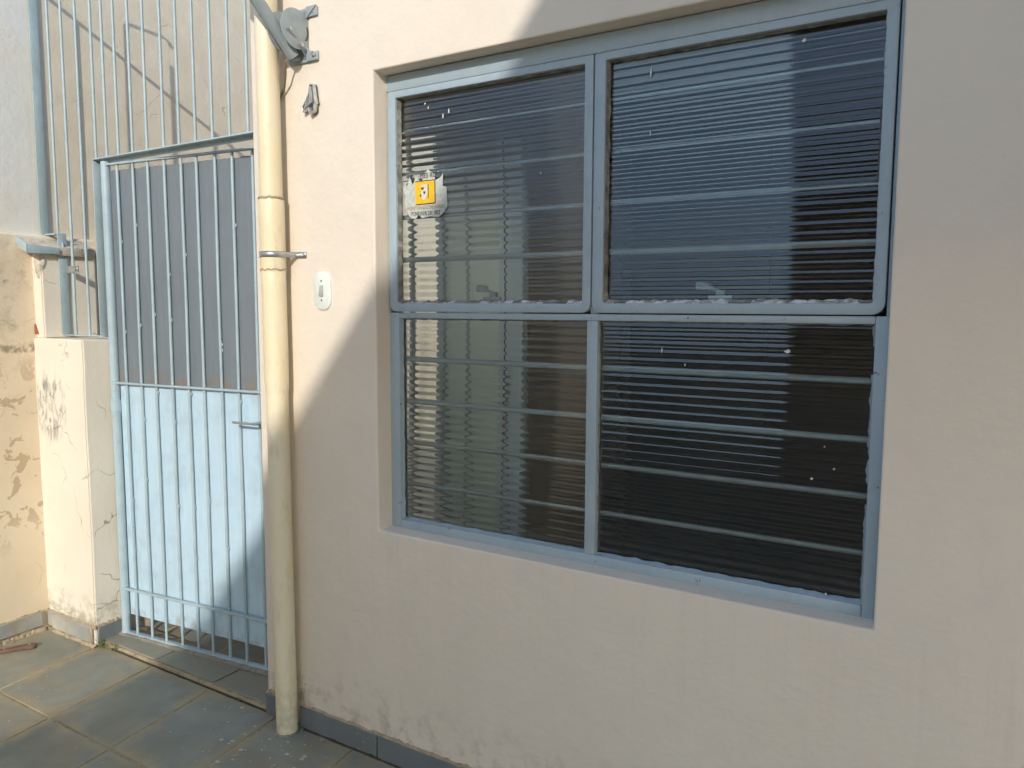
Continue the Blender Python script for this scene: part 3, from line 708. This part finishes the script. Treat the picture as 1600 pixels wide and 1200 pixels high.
for a in range(-170, -9, 10): pts.append((c.x+math.cos(R(a))*(PR+.0062), c.y+math.sin(R(a))*(PR+.0062)))
vs = []; fs = []
pts += [(c.x+PR+.010, -.040), (c.x+PR+.014, -.010), (c.x+PR+.020, -.0035), (c.x+PR+.062, -.0035)]
for x, y in pts: vs += [(x, y, cz-.0105), (x, y, cz+.0105)]
for i in range(len(pts)-1): fs.append((i*2, i*2+2, i*2+3, i*2+1))
cl = MB().add(vs, fs).build("clamp", M_GALV, pipe)
md = cl.modifiers.new("thickness", 'SOLIDIFY'); md.thickness = .0022; md.offset = 0
MB().tube([(c.x+PR+.050, -.011, cz), (c.x+PR+.050, -.004, cz)], .0065, 6).build("screw", M_BOLT, cl)

# ================================================================== LIGHT SWITCH
sw_ = empty("light_switch", (-2.0, 0, 1.66), "white oval light switch plate on the lit cream wall", "light switch")
pl = rrect(-2.040, -1.958, 1.594, 1.728, (.036, .036, .036, .036), 8); pl2 = rrect(-2.034, -1.964, 1.600, 1.722, (.031, .031, .031, .031), 8)
n = len(pl); vs = [(x, 0.001, z) for x, z in pl]+[(x, -.006, z) for x, z in pl]+[(x, -.0095, z) for x, z in pl2]
fs = [(i, (i+1) % n, n+(i+1) % n, n+i) for i in range(n)]+[(n+i, n+(i+1) % n, 2*n+(i+1) % n, 2*n+i) for i in range(n)]+[tuple(range(2*n, 3*n))]
MB().add(vs, fs).build("plate", M_WHITE, sw_, angle=50)
MB().prism([(-.0090, 1.643), (-.0165, 1.643), (-.0105, 1.680), (-.0090, 1.680)], 'x', -2.008, -1.990).build("rocker", M_LGREY, sw_, bevel=.0008)
for z in (1.628, 1.695): MB().tube([(-1.999, -.0108, z), (-1.999, -.009, z)], .0030, 8).build("screw", M_DARK, sw_)

# ================================================================== HOUSE NUMBER
num = empty("house_number", (-2.045, 0, 2.27), "metal numeral four mounted high on the cream wall", "house number")
def npx(px, py, y=-.020):
    """outline point read as pixels on the numeral -> wall plane at depth y"""
    d = F+Rv*(px-800)/FPX-Uv*(py-600)/FPX; t = (CAM.y*-1+y)/d.y; q = CAM+d*t; return (q.x, q.z)
def zpt(u, v): return npx(440+u/12, 110+v/12)
outl = [zpt(*p) for p in ((528, 258), (600, 250), (640, 560), (655, 600), (628, 640), (625, 762), (540, 830), (512, 780), (512, 712), (408, 792), (388, 690), (440, 590), (505, 430))]
MB().prism(outl, 'y', -.012, -.006).build("back_plate", M_NUMD, num)
def rim(poly, name):
    n = len(poly); cx = sum(p[0] for p in poly)/n; cz_ = sum(p[1] for p in poly)/n
    vs = []; fs = []
    inner = []
    for i in range(n):
        p0 = Vector(poly[i-1]); p = Vector(poly[i]); p1 = Vector(poly[(i+1) % n])
        t = ((p-p0).normalized()+(p1-p).normalized()); t = t.normalized() if t.length > 1e-6 else (p1-p).normalized()
        nn = Vector((-t.y, t.x)); inner.append(p+nn*.0046)
    ar = sum(poly[i][0]*poly[(i+1) % n][1]-poly[(i+1) % n][0]*poly[i][1] for i in range(n))
    if ar < 0: inner = [Vector(poly[i])*2-inner[i] for i in range(n)]
    MB().ring(poly, [tuple(q) for q in inner], -.024, -.006).build(name, M_NUM, num, bevel=.0006, seg=1)
rim(outl, "rim"); rim([zpt(*p) for p in ((530, 300), (560, 300), (585, 590), (540, 640))], "inner_rim"); rim([zpt(*p) for p in ((515, 480), (518, 640), (430, 735), (455, 640))], "inner_rim")
for u, v in ((560, 300), (600, 640)):
    x, z = zpt(u, v); MB().tube([(x, .004, z), (x, -.008, z)], .004, 8).build("pin", M_BOLT, num)

# ================================================================== AERIAL BRACKET with its mast
br = empty("aerial_bracket", (-2.06, 0, 2.53), "grey metal aerial bracket with slanting mast bolted high on the wall", "bracket")
def slot_foot(z, name):
    f = MB().box((-2.135, -.010, z-.016), (-1.995, -.002, z+.016)).build(name, M_BRK, br, bevel=.003)
    MB().box((-2.115, -.0115, z-.005), (-2.012, -.0102, z+.005)).build("slot", M_GALV, f)
    return f
f1 = slot_foot(2.610, "foot"); f2 = slot_foot(2.462, "foot")
MB().tube([(-2.118, -.022, 2.606), (-2.118, -.008, 2.606)], .0085, 6).build("bolt", M_BOLT, f1); MB().tube([(-2.008, -.022, 2.466), (-2.008, -.008, 2.466)], .0085, 6).build("bolt", M_BOLT, f2)
MB().box((-2.128, -.006, 2.477), (-2.044, -.001, 2.595)).build("back_plate", M_BRK, br, bevel=.001)
cheek = [(-.004, 2.455), (-.004, 2.620)]+[(-.058+math.cos(R(a))*.066, 2.543+math.sin(R(a))*.066) for a in range(70, 291, 11)]
for zc, zf in ((2.497, 2.447), (2.588, 2.627)):         # wings from the body out to the feet
    MB().prism([(-2.044, zc), (-2.044, zf), (-1.994, zf)], 'y', -.0145, -.0105).build('wing', M_BRK, br, bevel=.001)
for x in (-2.112, -2.046):
    ck = MB().prism(cheek, 'x', x-.0018, x+.0018).build("cheek", M_BRK, br, bevel=.0008)
    if x > -2.1:
        MB().tube([(x, -.098, 2.530), (x+.020, -.098, 2.530)], .0050, 8).build("bolt", M_BOLT, ck)
        MB().tube([(x, -.046, 2.492), (x+.018, -.046, 2.492)], .0075, 6).build("bolt", M_BOLT, ck)
        arc = [(x+.0022, -.050+math.cos(R(a))*.044, 2.543+math.sin(R(a))*.044) for a in range(-40, 25, 8)]
        MB().tube(arc, .0026, 6).build("slot", M_DARK, ck)
m0 = Vector((-2.079, -.040, 2.462)); md_ = Vector((-.06, -.70, .71)).normalized()
MB().tube([m0, m0+md_*.3, m0+md_*.62, m0+md_*.70+Vector((0, .03, .06)), m0+md_*.72+Vector((0, .04, .30))], .0215, 20).build("mast", M_BRK, br)
MB().tube([m0+Vector((0, -.004, .01)), (-2.095, -.062, 2.440), (-2.115, -.045, 2.405), (-2.150, -.020, 2.370), (-2.185, -.008, 2.345), (-2.23, -.006, 2.33)], .0042, 8).build("cable", M_CABLE, br)

# ================================================================== STICKER
st = empty("alarm_sticker", (-1.63, .091, 1.97), "torn white sticker with yellow guard square in the upper left pane", "sticker")
def spx(px, py, y=.0895): return npx(px, py, y)
rng = random.Random(5)
edge = [(633, 284), (636, 292), (640, 276), (645, 290), (650, 275), (658, 285), (668, 264), (679, 272), (680, 282), (689, 276), (692, 270), (692, 290), (698, 292), (699, 322), (693, 332), (686, 339), (672, 338), (660, 341), (654, 336), (650, 342), (642, 341), (637, 334), (632, 318), (634, 306), (630, 296)]
MB().prism([spx(*p) for p in edge], 'y', .0894, .0900).build("paper", M_PAPER, st)
MB().prism([spx(*p) for p in ((648.5, 284), (679, 280.5), (680, 317), (649.5, 320))], 'y', .0884, .0893).build("yellow_square", M_YEL, st)
def ink(poly, mat, name, y=.0877): MB().prism([spx(*p, y) for p in poly], 'y', y, y+.0006).build(name, mat, st)
ink(((648, 283.5), (679.6, 280), (680.6, 317.5), (648.9, 320.6), (649.9, 319.2), (679.4, 316.3), (678.6, 281.3), (649.3, 284.6)), M_INK, "black_border")
for poly, mt in ((((658, 289), (667, 288), (668, 291), (658, 293)), M_INKW), (((658, 293), (662, 292.5), (662, 296), (658, 296)), M_INK), (((662, 293), (668, 292), (667, 297), (662, 297)), M_INKW),
                 (((659, 298), (667, 297), (668, 304), (658, 305)), M_INKW), (((661, 299), (665, 299), (664, 303), (662, 303)), M_INK), (((656, 304), (658, 304), (657.5, 308), (656, 307)), M_INK),
                 (((659, 305), (667, 304), (664, 312), (660, 312)), M_INKW), (((668.3, 288), (669.3, 288), (669.6, 310), (668.6, 310)), M_INK)): ink(poly, mt, "figure_patch")
def text(body, px, py, h, mat, name, slope, stretch=1.0):
    cu = bpy.data.curves.new(name, 'FONT'); cu.body = body; cu.size = 1; cu.extrude = .01
    to = bpy.data.objects.new(name, cu); COL.objects.link(to); bpy.context.view_layer.update()
    me = bpy.data.meshes.new_from_object(to.evaluated_get(bpy.context.evaluated_depsgraph_get())); bpy.data.objects.remove(to)
    x, z = spx(px, py, .0882)
    for v in me.vertices: v.co = Vector((x+v.co.x*h*stretch, .0882-.0002+v.co.z*.02, z+v.co.y*h+v.co.x*h*slope))
    me.materials.clear(); me.materials.append(mat); o = bpy.data.objects.new(name, me); COL.objects.link(o); put(o, st)
text("A", 641, 280, .024, M_INK, "lettering", 0); text("MES RC", 656, 279, .024, M_INK, "lettering", 0, .85)
text("MONITORADO 24 HORAS", 636, 329, .017, M_OCHRE, "lettering", 0, .78); text("FONE:(019) 231 1023", 643, 337.5, .019, M_INK, "lettering", 0, .70)

# ================================================================== SMALL THINGS ON THE FLOOR
tool = empty("hand_tool", (-3.75, -.17, 0), "brown wooden tool handle with rivets lying on the slate floor", "tool")
a = Vector((-3.735, -.175, .010)); b = Vector((-3.85, -.38, .010)); d = (b-a).normalized(); s = Vector((d.y, -d.x, 0))
pl = [(0, .006), (.012, .018), (.03, .020), (.12, .013), (.19, .015), (.19, -.015), (.12, -.013), (.03, -.020), (.012, -.018), (0, -.006)]
mb = MB(); P = [a+d*u+s*v for u, v in pl]; mb.prism([(p.x, p.y) for p in P], 'z', .0012, .019); mb.build("handle", M_WOOD, tool, bevel=.003)
mb = MB(); P = [a+d*u+s*v for u, v in ((.185, .012), (.60, .026), (.60, -.020), (.185, -.012))]; mb.prism([(p.x, p.y) for p in P], 'z', .008, .0105); mb.build("blade", M_BLADE, tool)
for u in (.03, .13): q = a+d*u; MB().tube([(q.x, q.y, .018), (q.x, q.y, .021)], .0055, 10).build("rivet", M_BOLT, tool)
def weed(x, y, n, r, label, seed):
    g = random.Random(seed); e = empty("weed", (x, y, 0), label, "weed")
    stm = MB(); lf = MB()
    for k in range(n):
        an = g.uniform(0, 2*math.pi); L_ = r*g.uniform(.4, 1); hh = g.uniform(.3, .8)*r
        p0 = Vector((x+g.uniform(-.3, .3)*r, y+g.uniform(-.2, .2)*r, 0)); p1 = p0+Vector((math.cos(an)*L_, math.sin(an)*L_*.5, hh))
        stm.tube([p0, p0.lerp(p1, .5)+Vector((0, 0, .004)), p1], .0008, 4)
        for q in range(5):
            c = p0.lerp(p1, .3+.17*q); u = Vector((g.uniform(-1, 1), g.uniform(-1, 1), g.uniform(-.1, .7))).normalized(); w = u.cross(Vector((0, 0, 1))).normalized()
            l_ = g.uniform(.007, .014)*r/.05; lf.add([c, c+u*l_*.5+w*l_*.32, c+u*l_, c+u*l_*.5-w*l_*.32], [(0, 1, 2, 3)])
    stm.build("stem", M_LEAF, e); lf.build("leaf", M_LEAF, e, kind="stuff")
weed(-3.47, -.012, 16, .052, "small green weed growing at the foot of the pillar", 2); weed(-3.385, .0, 9, .04, "thin trailing weed growing along the pale threshold edge", 5)
weed(-2.52, .0, 6, .022, "tiny dark weed growing under the gate's free edge", 9)

# ================================================================== AROUND THE COURTYARD (throws the shade, shows in the glass)
H = 1.762+(1.05+1.715)/((SA-SKW)/SB)                   # its top edge draws the slanting shade line on the house
tall = empty("raised_shade_wall", (1.3, -6, 0), "unseen peach wall throwing the shade, raised on posts to let bounced light in", "building")
P = [(1.05, .15), (1.05+SKW*13.5, -13.5), (1.45+SKW*13.5, -13.5), (1.45, .15)]
MB().hexa([(*p, 1.75) for p in P]+[(*p, H) for p in P]).build("wall", M_NBR, tall, smooth=False)
for t in (.4, 3.4, 6.4, 9.4, 12.6): MB().box((1.08+SKW*t, -t-.14, 0), (1.36+SKW*t, -t+.14, 1.75)).build("post", M_NBR, tall, smooth=False)  # open base added so light bounced off the ground fills the shaded house wall
tag(MB().box((-1.95, -8.2, 0), (-.80, -7.0, 4.3)).build("street_shed", M_OPP, None, smooth=False), "brown rendered shed across the courtyard, reflected in the window", "shed")
sg = empty("unseen_dark_gate", (-2.7, -6.9, 0), "dark blue sheet gate added far behind to darken the reflection in the glass", "gate")  # unseen gate, added to darken the reflection in the lower panes
for i in range(5):
    MB().box((-3.50+i*.305, -6.92, .06), (-3.20+i*.305, -6.90, 1.55)).build("panel", M_STREET, sg, bevel=.002)
MB().box((-3.52, -6.899, 1.50), (-1.97, -6.86, 1.56)).build("rail", M_STREET, sg, bevel=.002); MB().box((-3.52, -6.899, .10), (-1.97, -6.86, .16)).build("rail", M_STREET, sg, bevel=.002)
tag(MB().box((-7.5, -10.2, 0), (-2.05, -9.0, 2.75)).box((-7.6, -10.3, 2.75), (-1.97, -8.9, 2.85)).build("horizon_blocker", M_FAR, None, smooth=False), "low dark block added far across the yard to hide the bright horizon in the glass", "building")  # unseen block, added to keep the pale horizon out of the reflection
